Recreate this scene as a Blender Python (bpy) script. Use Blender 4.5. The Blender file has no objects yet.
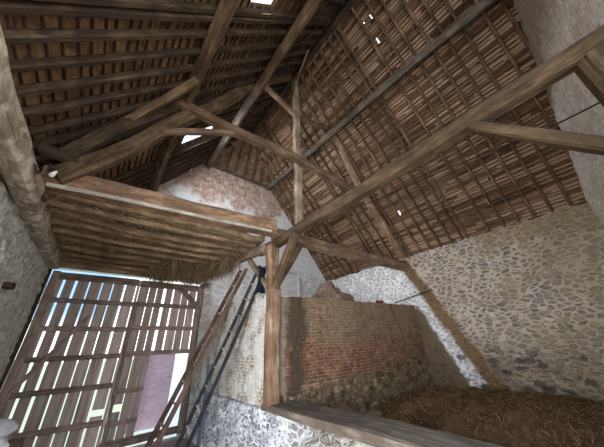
import bpy, bmesh, math, random
from mathutils import Vector, Matrix, noise
random.seed(7)
scene = bpy.context.scene
COL = scene.collection
R = random.Random(11)

# ---------------------------------------------------------------- camera
F_PX = 245.17
def make_camera():
    yaw, pitch, roll = (math.radians(v) for v in (-38.734, 26.558, -2.511))
    f = Vector((-math.sin(yaw) * math.cos(pitch), math.cos(yaw) * math.cos(pitch), math.sin(pitch)))
    r = Vector((math.cos(yaw), math.sin(yaw), 0))
    u = r.cross(f)
    r2 = math.cos(roll) * r + math.sin(roll) * u
    u2 = -math.sin(roll) * r + math.cos(roll) * u
    cam = bpy.data.cameras.new('camera')
    cam.sensor_width = 36
    cam.sensor_fit = 'HORIZONTAL'
    cam.lens = F_PX / 604 * 36
    cam.clip_start = 0.02
    o = bpy.data.objects.new('camera', cam)
    o.matrix_world = Matrix(((r2.x, u2.x, -f.x, 0), (r2.y, u2.y, -f.y, 0), (r2.z, u2.z, -f.z, 1.6), (0, 0, 0, 1)))
    COL.objects.link(o)
    scene.camera = o
make_camera()

# ---------------------------------------------------------------- material helpers
class NT:
    def __init__(self, name):
        self.m = bpy.data.materials.new(name)
        self.m.use_nodes = True
        self.t = self.m.node_tree
        self.b = self.t.nodes['Principled BSDF']
        self.b.inputs['Roughness'].default_value = .85
        self.b.inputs['Specular IOR Level'].default_value = .2
    def n(self, kind, **kw):
        nd = self.t.nodes.new(kind)
        for k, v in kw.items():
            if hasattr(nd, k):
                setattr(nd, k, v)
        return nd
    def l(self, a, b):
        self.t.links.new(a, b)
    def coords(self, scale=(1, 1, 1), kind='Object', rot=(0, 0, 0)):
        c = self.n('ShaderNodeTexCoord')
        mp = self.n('ShaderNodeMapping')
        mp.inputs['Scale'].default_value = scale
        mp.inputs['Rotation'].default_value = rot
        self.l(c.outputs[kind], mp.inputs['Vector'])
        return mp.outputs['Vector']
    def noise(self, vec, scale=5, detail=4, rough=.6, dist=0):
        nd = self.n('ShaderNodeTexNoise')
        nd.inputs['Scale'].default_value = scale
        nd.inputs['Detail'].default_value = detail
        nd.inputs['Roughness'].default_value = rough
        nd.inputs['Distortion'].default_value = dist
        self.l(vec, nd.inputs['Vector'])
        return nd.outputs['Fac']
    def ramp(self, fac, stops, interp='LINEAR'):
        nd = self.n('ShaderNodeValToRGB')
        cr = nd.color_ramp
        cr.interpolation = interp
        while len(cr.elements) < len(stops):
            cr.elements.new(.5)
        for e, (p, c) in zip(cr.elements, stops):
            e.position = p
            e.color = (c[0], c[1], c[2], 1) if not isinstance(c, (int, float)) else (c, c, c, 1)
        self.l(fac, nd.inputs['Fac'])
        return nd.outputs['Color']
    def mix(self, fac, a, b, mode='MIX'):
        nd = self.n('ShaderNodeMixRGB')
        nd.blend_type = mode
        for s, v in ((nd.inputs[0], fac), (nd.inputs[1], a), (nd.inputs[2], b)):
            if isinstance(v, (int, float)):
                s.default_value = v if s.type == 'VALUE' else (v, v, v, 1)
            elif isinstance(v, tuple):
                s.default_value = (v[0], v[1], v[2], 1)
            else:
                self.l(v, s)
        return nd.outputs[0]
    def math(self, op, a, b=0.0, c=None, clamp=False):
        nd = self.n('ShaderNodeMath')
        nd.operation = op
        nd.use_clamp = clamp
        for i, v in enumerate((a, b) if c is None else (a, b, c)):
            if isinstance(v, (int, float)):
                nd.inputs[i].default_value = v
            else:
                self.l(v, nd.inputs[i])
        return nd.outputs[0]
    def smooth(self, v, lo, hi):
        nd = self.n('ShaderNodeMapRange')
        nd.interpolation_type = 'SMOOTHSTEP'
        self.l(v, nd.inputs['Value'])
        nd.inputs['From Min'].default_value = lo
        nd.inputs['From Max'].default_value = hi
        return nd.outputs['Result']
    def sep(self, vec):
        nd = self.n('ShaderNodeSeparateXYZ')
        self.l(vec, nd.inputs[0])
        return nd.outputs
    def comb(self, x, y, z=0.0):
        nd = self.n('ShaderNodeCombineXYZ')
        for i, v in enumerate((x, y, z)):
            if isinstance(v, (int, float)):
                nd.inputs[i].default_value = v
            else:
                self.l(v, nd.inputs[i])
        return nd.outputs[0]
    def bump(self, h, strength=.5, dist=.02):
        nd = self.n('ShaderNodeBump')
        nd.inputs['Strength'].default_value = strength
        nd.inputs['Distance'].default_value = dist
        self.l(h, nd.inputs['Height'])
        self.l(nd.outputs[0], self.b.inputs['Normal'])
    def color(self, c):
        if isinstance(c, tuple):
            self.b.inputs['Base Color'].default_value = (c[0], c[1], c[2], 1)
        else:
            self.l(c, self.b.inputs['Base Color'])

def plain(name, c, rough=.7, metal=0.0):
    m = NT(name)
    v = m.coords((9, 9, 9))
    f = m.noise(v, 2, 3)
    m.color(m.ramp(f, [(.3, tuple(x * .75 for x in c)), (.7, tuple(min(1, x * 1.15) for x in c))]))
    m.b.inputs['Roughness'].default_value = rough
    m.b.inputs['Metallic'].default_value = metal
    return m.m

def wood(name, dark, mid, light, grain=1.0, dust=None):
    m = NT(name)
    v = m.coords((1.6, 11 * grain, 11 * grain))
    info = m.n('ShaderNodeObjectInfo')
    add = m.n('ShaderNodeVectorMath'); add.operation = 'ADD'
    m.l(v, add.inputs[0])
    m.l(m.comb(m.math('MULTIPLY', info.outputs['Random'], 37.0), m.math('MULTIPLY', info.outputs['Random'], 11.0)), add.inputs[1])
    v = add.outputs[0]
    g = m.noise(v, 1.6, 6, .65, .6)
    col = m.ramp(g, [(.28, dark), (.5, mid), (.72, light)])
    big = m.noise(m.coords((1, 1, 1)), 2.2, 4)
    fine = m.noise(m.coords((6, 22, 22)), 1.5, 5, .75)
    col = m.mix(1.0, col, m.ramp(fine, [(.3, .62), (.7, 1.2)]), 'MULTIPLY')
    col = m.mix(m.smooth(big, .42, .62), col, m.mix(.6, col, dark))
    cracks = m.noise(m.coords((.7, 30, 30)), 1.1, 2, .5, .3)
    cr = m.smooth(cracks, .62, .7)
    col = m.mix(m.math('MULTIPLY', cr, .6), col, tuple(x * .35 for x in dark))
    rv = m.math('MULTIPLY_ADD', info.outputs['Random'], .5, .75)
    col = m.mix(1.0, col, m.comb(rv, rv, rv), 'MULTIPLY')
    if dust:
        dn = m.noise(m.coords((3, 3, 3)), 2.5, 5)
        col = m.mix(m.math('MULTIPLY', m.smooth(dn, .48, .66), .75), col, dust)
    m.color(col)
    m.bump(m.math('SUBTRACT', g, m.math('MULTIPLY', cr, .8)), .55, .012)
    return m.m

M = {}
M['oak'] = wood('warm_oak', (.05, .031, .016), (.175, .11, .061), (.30, .20, .122), .8)
M['oak_brown'] = wood('brown_oak', (.04, .025, .014), (.13, .082, .046), (.235, .155, .095), .8)
M['oak_pale'] = wood('pale_oak', (.13, .09, .06), (.33, .24, .17), (.50, .40, .31), .8)
M['oak_red'] = wood('reddish_oak', (.09, .05, .03), (.26, .16, .10), (.40, .28, .20), .8)
M['oak_dark_shaded'] = wood('shaded_dark_oak', (.022, .015, .010), (.062, .040, .025), (.125, .085, .055))  # dark oak, darkened further for the shade on the left timbers
M['oak_grey'] = wood('grey_oak', (.06, .047, .038), (.145, .113, .09), (.25, .20, .165))
M['plate'] = wood('bleached_wall_plate', (.22, .165, .115), (.52, .42, .32), (.68, .58, .46), .7, (.72, .64, .54))
M['rafter_shaded'] = wood('shaded_rafter_wood', (.025, .016, .010), (.075, .048, .030), (.15, .098, .062))  # rafter wood with the left slope's shade put into its colour
M['rafter'] = wood('rafter_wood', (.055, .03, .018), (.18, .105, .062), (.33, .21, .13))
M['joist'] = wood('joist_wood', (.10, .06, .035), (.30, .195, .115), (.46, .33, .22))
M['plank'] = wood('weathered_plank', (.14, .095, .075), (.30, .22, .185), (.42, .33, .29))
M['sill'] = wood('grey_sill_wood', (.075, .058, .045), (.17, .137, .11), (.27, .225, .185))
M['ladder_brown'] = wood('brown_ladder_wood', (.08, .045, .03), (.19, .115, .08), (.30, .20, .15))
M['ladder_dark'] = wood('dark_ladder_wood', (.018, .016, .016), (.045, .04, .04), (.09, .08, .08))
M['strip'] = wood('pale_lit_strip', (.25, .2, .16), (.50, .45, .39), (.68, .64, .59))
M['rung'] = wood('rung_wood', (.25, .20, .16), (.48, .41, .35), (.62, .56, .50))
M['mauve'] = wood('faded_mauve_paint', (.62, .46, .58), (.74, .58, .70), (.80, .66, .77), .5)
M['rust'] = plain('rusty_iron', (.09, .05, .035), .7, .3)
M['iron'] = plain('dark_iron', (.03, .028, .028), .55, .6)
M['cable'] = plain('black_cable', (.02, .018, .016), .6)
M['white_plastic'] = plain('white_plastic', (.80, .82, .84), .4)
M['blue_print'] = plain('blue_print', (.10, .22, .48), .5)
M['blue_cloth'] = plain('dark_blue_cloth', (.006, .010, .022), .9)
M['slate_board'] = wood('blue_grey_board', (.13, .15, .19), (.24, .28, .35), (.34, .39, .46))
M['bulb'] = plain('opal_bulb', (.80, .80, .78), .25)
M['red'] = plain('dark_red', (.14, .02, .018), .6)
M['white_door'] = wood('whitewashed_wood', (.58, .54, .52), (.72, .69, .67), (.80, .78, .76), .5)

def stone_wall(name, stones, mortar, kind='plain', vscale=(4.2, 4.2, 7.5), mort=(.05, .12), smear=.25, plaster=None):
    """rubble stones in wide lime mortar (object coordinates = metres of the place)"""
    m = NT(name)
    co = m.coords((1, 1, 1))
    x, y, z = m.sep(co)
    wob = m.n('ShaderNodeTexNoise'); wob.inputs['Scale'].default_value = 3.0; wob.inputs['Detail'].default_value = 4
    m.l(co, wob.inputs['Vector'])
    ad = m.n('ShaderNodeVectorMath'); ad.operation = 'MULTIPLY_ADD'
    m.l(wob.outputs['Color'], ad.inputs[0]); ad.inputs[1].default_value = (.16, .16, .16); m.l(co, ad.inputs[2])
    mp = m.n('ShaderNodeMapping'); mp.inputs['Scale'].default_value = vscale
    m.l(ad.outputs[0], mp.inputs['Vector'])
    v1 = m.n('ShaderNodeTexVoronoi'); v1.feature = 'DISTANCE_TO_EDGE'
    v2 = m.n('ShaderNodeTexVoronoi'); v2.feature = 'F1'
    for v in (v1, v2):
        v.inputs['Scale'].default_value = 1.0
        v.inputs['Randomness'].default_value = .9
        m.l(mp.outputs[0], v.inputs['Vector'])
    small = m.noise(co, 22, 5, .7)
    mid = m.noise(co, 4, 4)
    edge = m.math('ADD', v1.outputs['Distance'], m.math('MULTIPLY', m.math('SUBTRACT', small, .5), .26))
    edge = m.math('ADD', edge, m.math('MULTIPLY', m.math('SUBTRACT', mid, .5), -smear))
    st = m.smooth(edge, *mort)
    cs = m.sep(v2.outputs['Color'])
    scol = m.ramp(cs[0], stones)
    scol = m.mix(1.0, scol, m.ramp(m.noise(co, 14, 4), [(.25, .6), (.75, 1.25)]), 'MULTIPLY')
    mcol = m.mix(m.noise(co, 1.5, 4), mortar[0], mortar[1])
    mcol = m.mix(1.0, mcol, m.ramp(small, [(.2, .72), (.7, 1.08)]), 'MULTIPLY')
    return m, co, (x, y, z), st, scol, mcol, small, mid

STONES_R = [(.0, (.32, .245, .19)), (.2, (.19, .175, .175)), (.4, (.36, .285, .225)), (.55, (.24, .22, .23)), (.7, (.33, .24, .165)), (.85, (.15, .13, .12)), (1.0, (.28, .255, .245))]
def mat_right():
    m, co, (x, y, z), st, scol, mcol, small, mid = stone_wall('rubble_right', STONES_R, ((.60, .535, .46), (.44, .355, .265)), vscale=(7.0, 6.6, 13.0), mort=(.10, .21), smear=.45)
    low = m.noise(co, 1.1, 3)
    # the far bay turns paler past a slanted line, mortar most
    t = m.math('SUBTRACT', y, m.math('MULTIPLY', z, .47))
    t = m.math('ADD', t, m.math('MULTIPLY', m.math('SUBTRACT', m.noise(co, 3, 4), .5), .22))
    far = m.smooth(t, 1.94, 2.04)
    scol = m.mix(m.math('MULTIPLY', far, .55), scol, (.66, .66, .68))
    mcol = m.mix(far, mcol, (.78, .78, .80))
    # lichen / earth stained zones
    st2 = m.math('MULTIPLY', m.smooth(m.math('ADD', m.math('MULTIPLY', m.math('SUBTRACT', z, 3.4), 1.3), m.math('MULTIPLY', low, 1.6)), .55, 1.0), m.math('SUBTRACT', 1.0, m.smooth(y, 1.5, 1.9)))
    col = m.mix(st, mcol, scol)
    col = m.mix(m.math('MULTIPLY', st2, .55), col, (.30, .20, .10))
    near = m.math('MULTIPLY', m.smooth(m.math('SUBTRACT', low, m.math('MULTIPLY', y, .12)), .30, .58), .55)
    col = m.mix(near, col, (.33, .27, .17))
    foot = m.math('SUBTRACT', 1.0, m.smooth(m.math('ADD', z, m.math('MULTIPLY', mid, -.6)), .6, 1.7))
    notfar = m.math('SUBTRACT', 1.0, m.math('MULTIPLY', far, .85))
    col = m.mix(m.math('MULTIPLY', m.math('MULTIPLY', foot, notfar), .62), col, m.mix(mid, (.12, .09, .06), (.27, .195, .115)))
    # big dark fieldstones in the footing courses
    dv = m.n('ShaderNodeTexVoronoi'); dv.feature = 'F1'; dv.inputs['Scale'].default_value = 1
    dm = m.n('ShaderNodeMapping'); dm.inputs['Scale'].default_value = (4.5, 4.2, 7.0); m.l(co, dm.inputs['Vector']); m.l(dm.outputs[0], dv.inputs['Vector'])
    pick = m.smooth(m.sep(dv.outputs['Color'])[0], .42, .46)
    blob = m.math('SUBTRACT', 1.0, m.smooth(m.math('ADD', dv.outputs['Distance'], m.math('MULTIPLY', m.math('SUBTRACT', small, .5), .5)), .34, .46))
    zone = m.math('SUBTRACT', 1.0, m.smooth(m.math('ADD', z, m.math('MULTIPLY', mid, -.5)), .9, 1.35))
    dk = m.math('MULTIPLY', m.math('MULTIPLY', pick, blob), zone)
    col = m.mix(m.math('MULTIPLY', dk, .9), col, m.mix(small, (.04, .038, .034), (.12, .11, .095)))
    # band of bare ochre clay daub that leans across the wall
    band = m.math('MULTIPLY', m.smooth(t, 1.62, 1.72), m.math('SUBTRACT', 1.0, m.smooth(t, 1.92, 2.0)))
    band = m.math('MULTIPLY', band, m.math('SUBTRACT', 1.0, m.smooth(z, 3.6, 3.7)))
    clay = m.ramp(small, [(.25, (.12, .07, .032)), (.7, (.29, .185, .09))])
    col = m.mix(m.math('MULTIPLY', band, .9), col, clay)
    # bare brown rubble where the inner wall meets it
    t3 = m.math('SUBTRACT', y, m.math('MULTIPLY', z, .40))
    t3 = m.math('ADD', t3, m.math('MULTIPLY', m.math('SUBTRACT', m.noise(co, 4, 4), .5), .2))
    bare = m.math('MULTIPLY', m.smooth(t3, 2.34, 2.44), m.math('SUBTRACT', 1.0, m.smooth(y, 3.5, 3.6)))
    bare = m.math('MULTIPLY', bare, m.math('SUBTRACT', 1.0, m.smooth(z, 2.3, 2.5)))
    brown = m.mix(st, (.155, .105, .06), m.mix(.85, scol, (.085, .062, .038)))
    col = m.mix(bare, col, brown)
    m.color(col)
    m.bump(m.math('ADD', m.math('MULTIPLY', st, .7), m.math('MULTIPLY', small, .5)), .8, .04)
    return m.m
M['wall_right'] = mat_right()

def mat_back():
    m, co, (x, y, z), st, scol, mcol, small, mid = stone_wall('gable_masonry', [(0, (.50, .47, .47)), (.5, (.38, .37, .39)), (1, (.56, .50, .45))], ((.74, .72, .72), (.66, .63, .62)), mort=(.04, .12), smear=.5)
    low = m.mix(m.math('MULTIPLY', st, .65), mcol, scol)
    br = m.n('ShaderNodeTexBrick')
    m.l(m.comb(x, z), br.inputs['Vector'])
    br.inputs['Scale'].default_value = 1
    br.inputs['Brick Width'].default_value = .23; br.inputs['Row Height'].default_value = .075
    br.inputs['Mortar Size'].default_value = .009
    br.inputs['Color1'].default_value = (.32, .16, .11, 1); br.inputs['Color2'].default_value = (.46, .28, .21, 1); br.inputs['Mortar'].default_value = (.52, .44, .39, 1)
    bc = m.mix(m.math('MULTIPLY', m.smooth(m.noise(co, 6, 5), .45, .62), .55), br.outputs['Color'], (.60, .52, .48))
    wash = m.math('ADD', m.noise(co, 1.3, 5, .65), m.math('MULTIPLY', m.math('SUBTRACT', 5.4, z), .22))
    wash = m.math('ADD', wash, m.math('MULTIPLY', m.math('SUBTRACT', x, 2.6), .05))
    bc = m.mix(1.0, bc, m.ramp(m.noise(co, 7, 6, .75), [(.32, .5), (.62, 1.15)]), 'MULTIPLY')
    bc = m.mix(m.math('MULTIPLY', m.smooth(wash, .35, .52), .92), bc, m.mix(small, (.60, .60, .62), (.76, .75, .76)))
    sel = m.smooth(m.math('ADD', z, m.math('MULTIPLY', mid, .4)), 3.9, 4.2)
    m.color(m.mix(sel, low, bc))
    m.bump(m.math('ADD', m.math('MULTIPLY', st, .3), small), .6, .025)
    return m.m
M['wall_back'] = mat_back()

def mat_left():
    m, co, (x, y, z), st, scol, mcol, small, mid = stone_wall('limewashed_left', [(0, (.54, .50, .46)), (.5, (.42, .40, .38)), (1, (.60, .55, .49))], ((.88, .84, .76), (.74, .69, .60)), mort=(.08, .22), smear=.9)
    col = m.mix(m.math('MULTIPLY', st, .6), mcol, scol)
    moss_shade = m.smooth(m.math('ADD', m.math('SUBTRACT', z, m.math('MULTIPLY', y, .04)), m.math('MULTIPLY', mid, .5)), 3.05, 3.22)
    col = m.mix(m.math('MULTIPLY', moss_shade, .85), col, (.05, .06, .04))  # mossy top, with the recess shade under the plate put into the colour
    m.color(col)
    col = m.mix(1.0, col, m.ramp(m.noise(co, 9, 6, .75), [(.33, .62), (.62, 1.1)]), 'MULTIPLY')
    m.color(col)
    m.bump(m.math('ADD', m.math('MULTIPLY', st, .3), small), 1.0, .05)
    return m.m
M['wall_left'] = mat_left()

def mat_front():
    m = NT('pale_render')
    co = m.coords((1, 1, 1))
    a = m.noise(co, 16, 6, .7); b = m.noise(co, 1.4, 4)
    col = m.mix(m.smooth(b, .3, .7), (.66, .56, .48), (.84, .75, .67))
    col = m.mix(1.0, col, m.ramp(a, [(.3, .6), (.65, 1.12)]), 'MULTIPLY')
    z = m.sep(co)[2]
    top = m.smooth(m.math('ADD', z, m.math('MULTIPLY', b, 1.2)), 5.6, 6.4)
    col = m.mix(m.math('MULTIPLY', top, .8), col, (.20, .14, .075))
    m.color(col)
    m.bump(a, .9, .04)
    return m.m
M['wall_front'] = mat_front()

def mat_low():
    m, co, (x, y, z), st, scol, mcol, small, mid = stone_wall('low_wall_rubble', [(0, (.42, .43, .48)), (.35, (.16, .17, .21)), (.6, (.55, .55, .57)), (1, (.30, .29, .29))], ((.84, .88, .94), (.76, .78, .82)), vscale=(11, 10, 15), mort=(.14, .26), smear=.9)
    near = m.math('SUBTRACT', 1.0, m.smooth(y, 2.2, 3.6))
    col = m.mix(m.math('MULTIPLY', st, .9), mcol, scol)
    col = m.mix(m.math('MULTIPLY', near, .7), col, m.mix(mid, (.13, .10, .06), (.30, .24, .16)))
    m.color(col)
    m.bump(m.math('ADD', st, small), .9, .05)
    return m.m
M['low_wall'] = mat_low()

def mat_brick(name, axis, c1, c2, mortar, wash=0.0):
    m = NT(name)
    co = m.coords((1, 1, 1))
    x, y, z = m.sep(co)
    u = x if axis == 'x' else y
    small = m.noise(co, 20, 5, .7); mid = m.noise(co, 3.5, 4); big = m.noise(co, .9, 4)
    zz = m.math('ADD', z, m.math('MULTIPLY', m.math('SUBTRACT', big, .5), .10))
    br = m.n('ShaderNodeTexBrick')
    m.l(m.comb(m.math('ADD', u, m.math('MULTIPLY', mid, .03)), zz), br.inputs['Vector'])
    br.inputs['Scale'].default_value = 1
    br.inputs['Brick Width'].default_value = .17; br.inputs['Row Height'].default_value = .049
    br.inputs['Mortar Size'].default_value = .009
    br.inputs['Mortar Smooth'].default_value = .4
    br.inputs['Color1'].default_value = (*c1, 1); br.inputs['Color2'].default_value = (*c2, 1); br.inputs['Mortar'].default_value = (*mortar, 1)
    col = m.mix(1.0, br.outputs['Color'], m.ramp(small, [(.3, .45), (.68, 1.3)]), 'MULTIPLY')
    col = m.mix(1.0, col, m.ramp(m.noise(co, 5.5, 5, .7), [(.35, .6), (.65, 1.2)]), 'MULTIPLY')
    if axis == 'x':
        # redder courses low down, earthy wash higher up
        red = m.math('MULTIPLY', m.smooth(z, 1.0, 1.25), m.math('SUBTRACT', 1.0, m.smooth(z, 1.5, 1.9)))
        col = m.mix(m.math('MULTIPLY', red, .5), col, m.mix(1.0, col, (.95, .56, .46), 'MULTIPLY'))
        col = m.mix(m.math('MULTIPLY', m.smooth(m.math('ADD', m.math('MULTIPLY', z, .5), m.math('MULTIPLY', m.noise(co, 2.2, 6, .7), 1.6)), 1.5, 2.1), .75), col, (.24, .165, .10))
        soot = m.math('MULTIPLY', m.smooth(m.math('ADD', x, m.math('MULTIPLY', mid, .5)), 2.55, 2.7), m.math('SUBTRACT', 1.0, m.smooth(m.math('ADD', x, m.math('MULTIPLY', mid, .5)), 2.9, 3.1)))
        col = m.mix(m.math('MULTIPLY', soot, .85), col, (.045, .032, .022))
        lime = m.math('SUBTRACT', 1.0, m.smooth(m.math('ADD', x, m.math('MULTIPLY', m.noise(co, 6, 5), .25)), 2.40, 2.52))
        col = m.mix(m.math('MULTIPLY', lime, .6), col, (.42, .37, .31))
        # old stepped crack
        tt = m.math('ABSOLUTE', m.math('ADD', m.math('SUBTRACT', x, 5.35), m.math('MULTIPLY', m.math('SUBTRACT', z, 2.3), .42)))
        crack = m.math('MULTIPLY', m.math('SUBTRACT', 1.0, m.smooth(tt, .008, .03)), m.smooth(z, 1.5, 1.6))
        col = m.mix(m.math('MULTIPLY', crack, .8), col, (.05, .03, .02))
    if wash:
        wf = m.smooth(m.math('ADD', mid, m.math('MULTIPLY', m.math('SUBTRACT', small, .5), .5)), .60 - wash, .85 - wash)
        col = m.mix(wf, col, m.mix(small, (.68, .66, .62), (.86, .85, .83)))
    m.color(col)
    m.bump(m.math('SUBTRACT', m.math('MULTIPLY', small, .6), br.outputs['Fac']), .8, .02)
    return m.m
M['brick'] = mat_brick('old_brick', 'x', (.14, .078, .046), (.255, .148, .09), (.30, .228, .16))
M['brick_side'] = mat_brick('limewashed_brick', 'y', (.40, .27, .18), (.62, .50, .37), (.82, .78, .70), .27)

def mat_rubble():
    m, co, (x, y, z), st, scol, mcol, small, mid = stone_wall('dark_rubble', [(0, (.12, .085, .055)), (.4, (.22, .16, .10)), (.7, (.07, .052, .036)), (1, (.32, .24, .16))], ((.26, .175, .095), (.17, .115, .06)), vscale=(7, 7, 9), mort=(.02, .12))
    m.color(m.mix(st, mcol, scol))
    m.bump(m.math('ADD', st, small), .9, .04)
    return m.m
M['rubble'] = mat_rubble()

def mat_earth(name, a, b, sc=3.0):
    m = NT(name)
    co = m.coords((1, 1, 1))
    f = m.noise(co, sc, 6, .65); s = m.noise(co, 30, 4, .7)
    col = m.mix(m.smooth(f, .3, .7), a, b)
    col = m.mix(1.0, col, m.ramp(s, [(.25, .65), (.7, 1.15)]), 'MULTIPLY')
    m.color(col)
    m.bump(m.math('ADD', f, s), .8, .03)
    return m.m
M['earth'] = mat_earth('trodden_earth', (.26, .22, .18), (.36, .31, .26))
M['aisle'] = mat_earth('dusty_floor', (.24, .175, .11), (.36, .30, .23))
def mat_field():
    m = NT('grass_with_glare')
    co = m.coords((1, 1, 1))
    x, y, z = m.sep(co)
    f = m.noise(co, 1.2, 5)
    g = m.mix(f, (.66, .66, .34), (.90, .90, .62))
    glare = m.smooth(m.math('ADD', m.math('SUBTRACT', x, m.math('MULTIPLY', y, .18)), m.math('MULTIPLY', f, .8)), .1, .5)  # overexposed glare put into the ground colour on the right
    m.color(m.mix(glare, g, (.82, .79, .74)))
    return m.m
M['grass_field'] = mat_field()
M['hay_base'] = mat_earth('hay_base', (.045, .024, .010), (.17, .10, .045), 4)
M['loft_hay'] = mat_earth('loft_hay', (.15, .10, .055), (.30, .205, .12), 9)
M['mound'] = mat_brick('mound_brick', 'y', (.30, .17, .12), (.40, .25, .19), (.36, .27, .21))

def mat_straw(name, a, b, c):
    m = NT(name)
    v = m.n('ShaderNodeAttribute'); v.attribute_name = 'tone'
    m.color(m.ramp(v.outputs['Fac'], [(0, a), (.55, b), (1, c)]))
    return m.m
M['straw'] = mat_straw('hay_strands', (.045, .024, .010), (.15, .085, .038), (.34, .215, .11))
M['straw_dark'] = mat_straw('old_hay_strands', (.06, .04, .022), (.20, .135, .075), (.38, .28, .17))

def mat_roof(name, dark, mid, light):
    m = NT(name)
    co = m.coords((1, 1, 1))
    a = m.noise(m.coords((30, 2.2, 30)), 1.0, 4, .6)
    b = m.noise(co, 2.0, 4)
    c = m.n('ShaderNodeTexVoronoi'); c.feature = 'F1'
    mp = m.coords((9.5, 5.5, 9.5)); m.l(mp, c.inputs['Vector']); c.inputs['Scale'].default_value = 1
    t = m.sep(c.outputs['Color'])[0]
    f = m.math('ADD', m.math('MULTIPLY', a, .55), m.math('ADD', m.math('MULTIPLY', b, .35), m.math('MULTIPLY', t, .25)))
    m.color(m.ramp(f, [(.35, dark), (.55, mid), (.8, light)]))
    m.bump(a, .8, .02)
    return m.m
M['tile_left'] = mat_roof('tile_undersides_left', (.09, .05, .027), (.26, .145, .072), (.42, .255, .135))
def mat_lath():
    m = NT('split_laths')
    v = m.n('ShaderNodeAttribute'); v.attribute_name = 'tone'
    a = m.noise(m.coords((25, 3, 25)), 1.0, 4, .65)
    b = m.noise(m.coords((1, 1, 1)), .9, 3)
    f = m.math('ADD', m.math('MULTIPLY', v.outputs['Fac'], .45), m.math('ADD', m.math('MULTIPLY', a, .4), m.math('MULTIPLY', b, .3)))
    m.color(m.ramp(f, [(.3, (.05, .026, .015)), (.52, (.19, .105, .06)), (.78, (.43, .28, .185))]))
    m.bump(a, .5, .01)
    return m.m
M['lath'] = mat_lath()
M['tile_right'] = mat_roof('tile_undersides_right', (.05, .03, .018), (.16, .095, .06), (.34, .22, .15))

M['tile_hip'] = mat_roof('tile_undersides_hip', (.07, .04, .026), (.22, .13, .085), (.38, .25, .17))

# ---------------------------------------------------------------- mesh helpers
def link(name, me, mat=None, parent=None):
    o = bpy.data.objects.new(name, me)
    COL.objects.link(o)
    if mat is not None:
        me.materials.append(M[mat] if isinstance(mat, str) else mat)
    if parent is not None:
        o.parent = parent
        o.matrix_parent_inverse = Matrix.Identity(4)
    return o
def mesh_from(verts, faces, name='m', smooth=False):
    me = bpy.data.meshes.new(name)
    me.from_pydata([tuple(v) for v in verts], [], faces)
    bm = bmesh.new(); bm.from_mesh(me)
    bmesh.ops.recalc_face_normals(bm, faces=bm.faces)
    bm.to_mesh(me); bm.free()
    if smooth:
        for p in me.polygons:
            p.use_smooth = True
    return me
def tag(o, label, cat, group=None, kind=None):
    o['label'] = label
    o['category'] = cat
    if group: o['group'] = group
    if kind: o['kind'] = kind
    return o
def struct(o):
    o['kind'] = 'structure'
    return o
def empty(name, loc):
    o = bpy.data.objects.new(name, None)
    o.location = loc
    o.empty_display_size = .1
    COL.objects.link(o)
    return o

def spline(pts, n):
    P = [Vector(p) for p in pts]
    if len(P) == 2:
        return [P[0].lerp(P[1], i / n) for i in range(n + 1)]
    Q = [2 * P[0] - P[1]] + P + [2 * P[-1] - P[-2]]
    out = []
    seg = len(P) - 1
    for i in range(n + 1):
        t = i / n * seg
        k = min(int(t), seg - 1); u = t - k
        a, b, c, d = Q[k:k + 4]
        out.append(.5 * ((2 * b) + (c - a) * u + (2 * a - 5 * b + 4 * c - d) * u * u + (3 * b - a - 3 * c + d) * u ** 3))
    return out

def timber_mesh(pts, w, h, up=(0, 0, 1), wob=.012, taper=1.0, origin=None, seed=None, step=.18, chamfer=.16, round_=False):
    """hewn timber: 8-sided chamfered section swept along a path; mesh in a local frame with X along the length"""
    rr = random.Random(seed if seed is not None else R.random())
    P = [Vector(p) for p in pts]
    L = sum((P[i + 1] - P[i]).length for i in range(len(P) - 1))
    n = max(2, int(L / step))
    path = spline(P, n)
    ex = (P[-1] - P[0]).normalized()
    upv = Vector(up)
    if abs(ex.dot(upv.normalized())) > .97:
        upv = Vector((0, 1, 0))
    ez = (upv - ex * upv.dot(ex)).normalized()
    ey = ez.cross(ex)
    rot = Matrix((ex, ey, ez)).transposed()
    inv = rot.transposed()
    o = P[0] if origin is None else Vector(origin)
    s1, s2 = rr.random() * 50, rr.random() * 50
    verts, faces = [], []
    c = chamfer
    prof = [(-.5, -.5 + c), (-.5 + c, -.5), (.5 - c, -.5), (.5, -.5 + c), (.5, .5 - c), (.5 - c, .5), (-.5 + c, .5), (-.5, .5 - c)]
    if round_:
        prof = [(.5 * math.cos(a * math.pi / 4), .5 * math.sin(a * math.pi / 4)) for a in range(8)]
    for i, p in enumerate(path):
        tdir = (path[min(i + 1, n)] - path[max(i - 1, 0)]).normalized()
        zz = (ez - tdir * ez.dot(tdir)).normalized()
        yy = zz.cross(tdir)
        k = 1 + (taper - 1) * i / n
        s = i / n * L
        oy = wob * 1.6 * noise.noise((s * .9, s1, 0)); oz = wob * 1.6 * noise.noise((s * .9, s2, 5))
        for j, (a, b) in enumerate(prof):
            d = 1 + (wob / max(w, h)) * 1.4 * noise.noise((s * 2.5, s1 + j * .6, 3))
            q = p + yy * (a * w * k * d + oy) + zz * (b * h * k * d + oz)
            verts.append(inv @ (q - o))
    for i in range(n):
        for j in range(8):
            a, b = i * 8 + j, i * 8 + (j + 1) % 8
            faces.append((a, b, b + 8, a + 8))
    faces.append(tuple(range(7, -1, -1)))
    faces.append(tuple(n * 8 + j for j in range(8)))
    return mesh_from(verts, faces, 'timber'), rot, o

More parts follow.
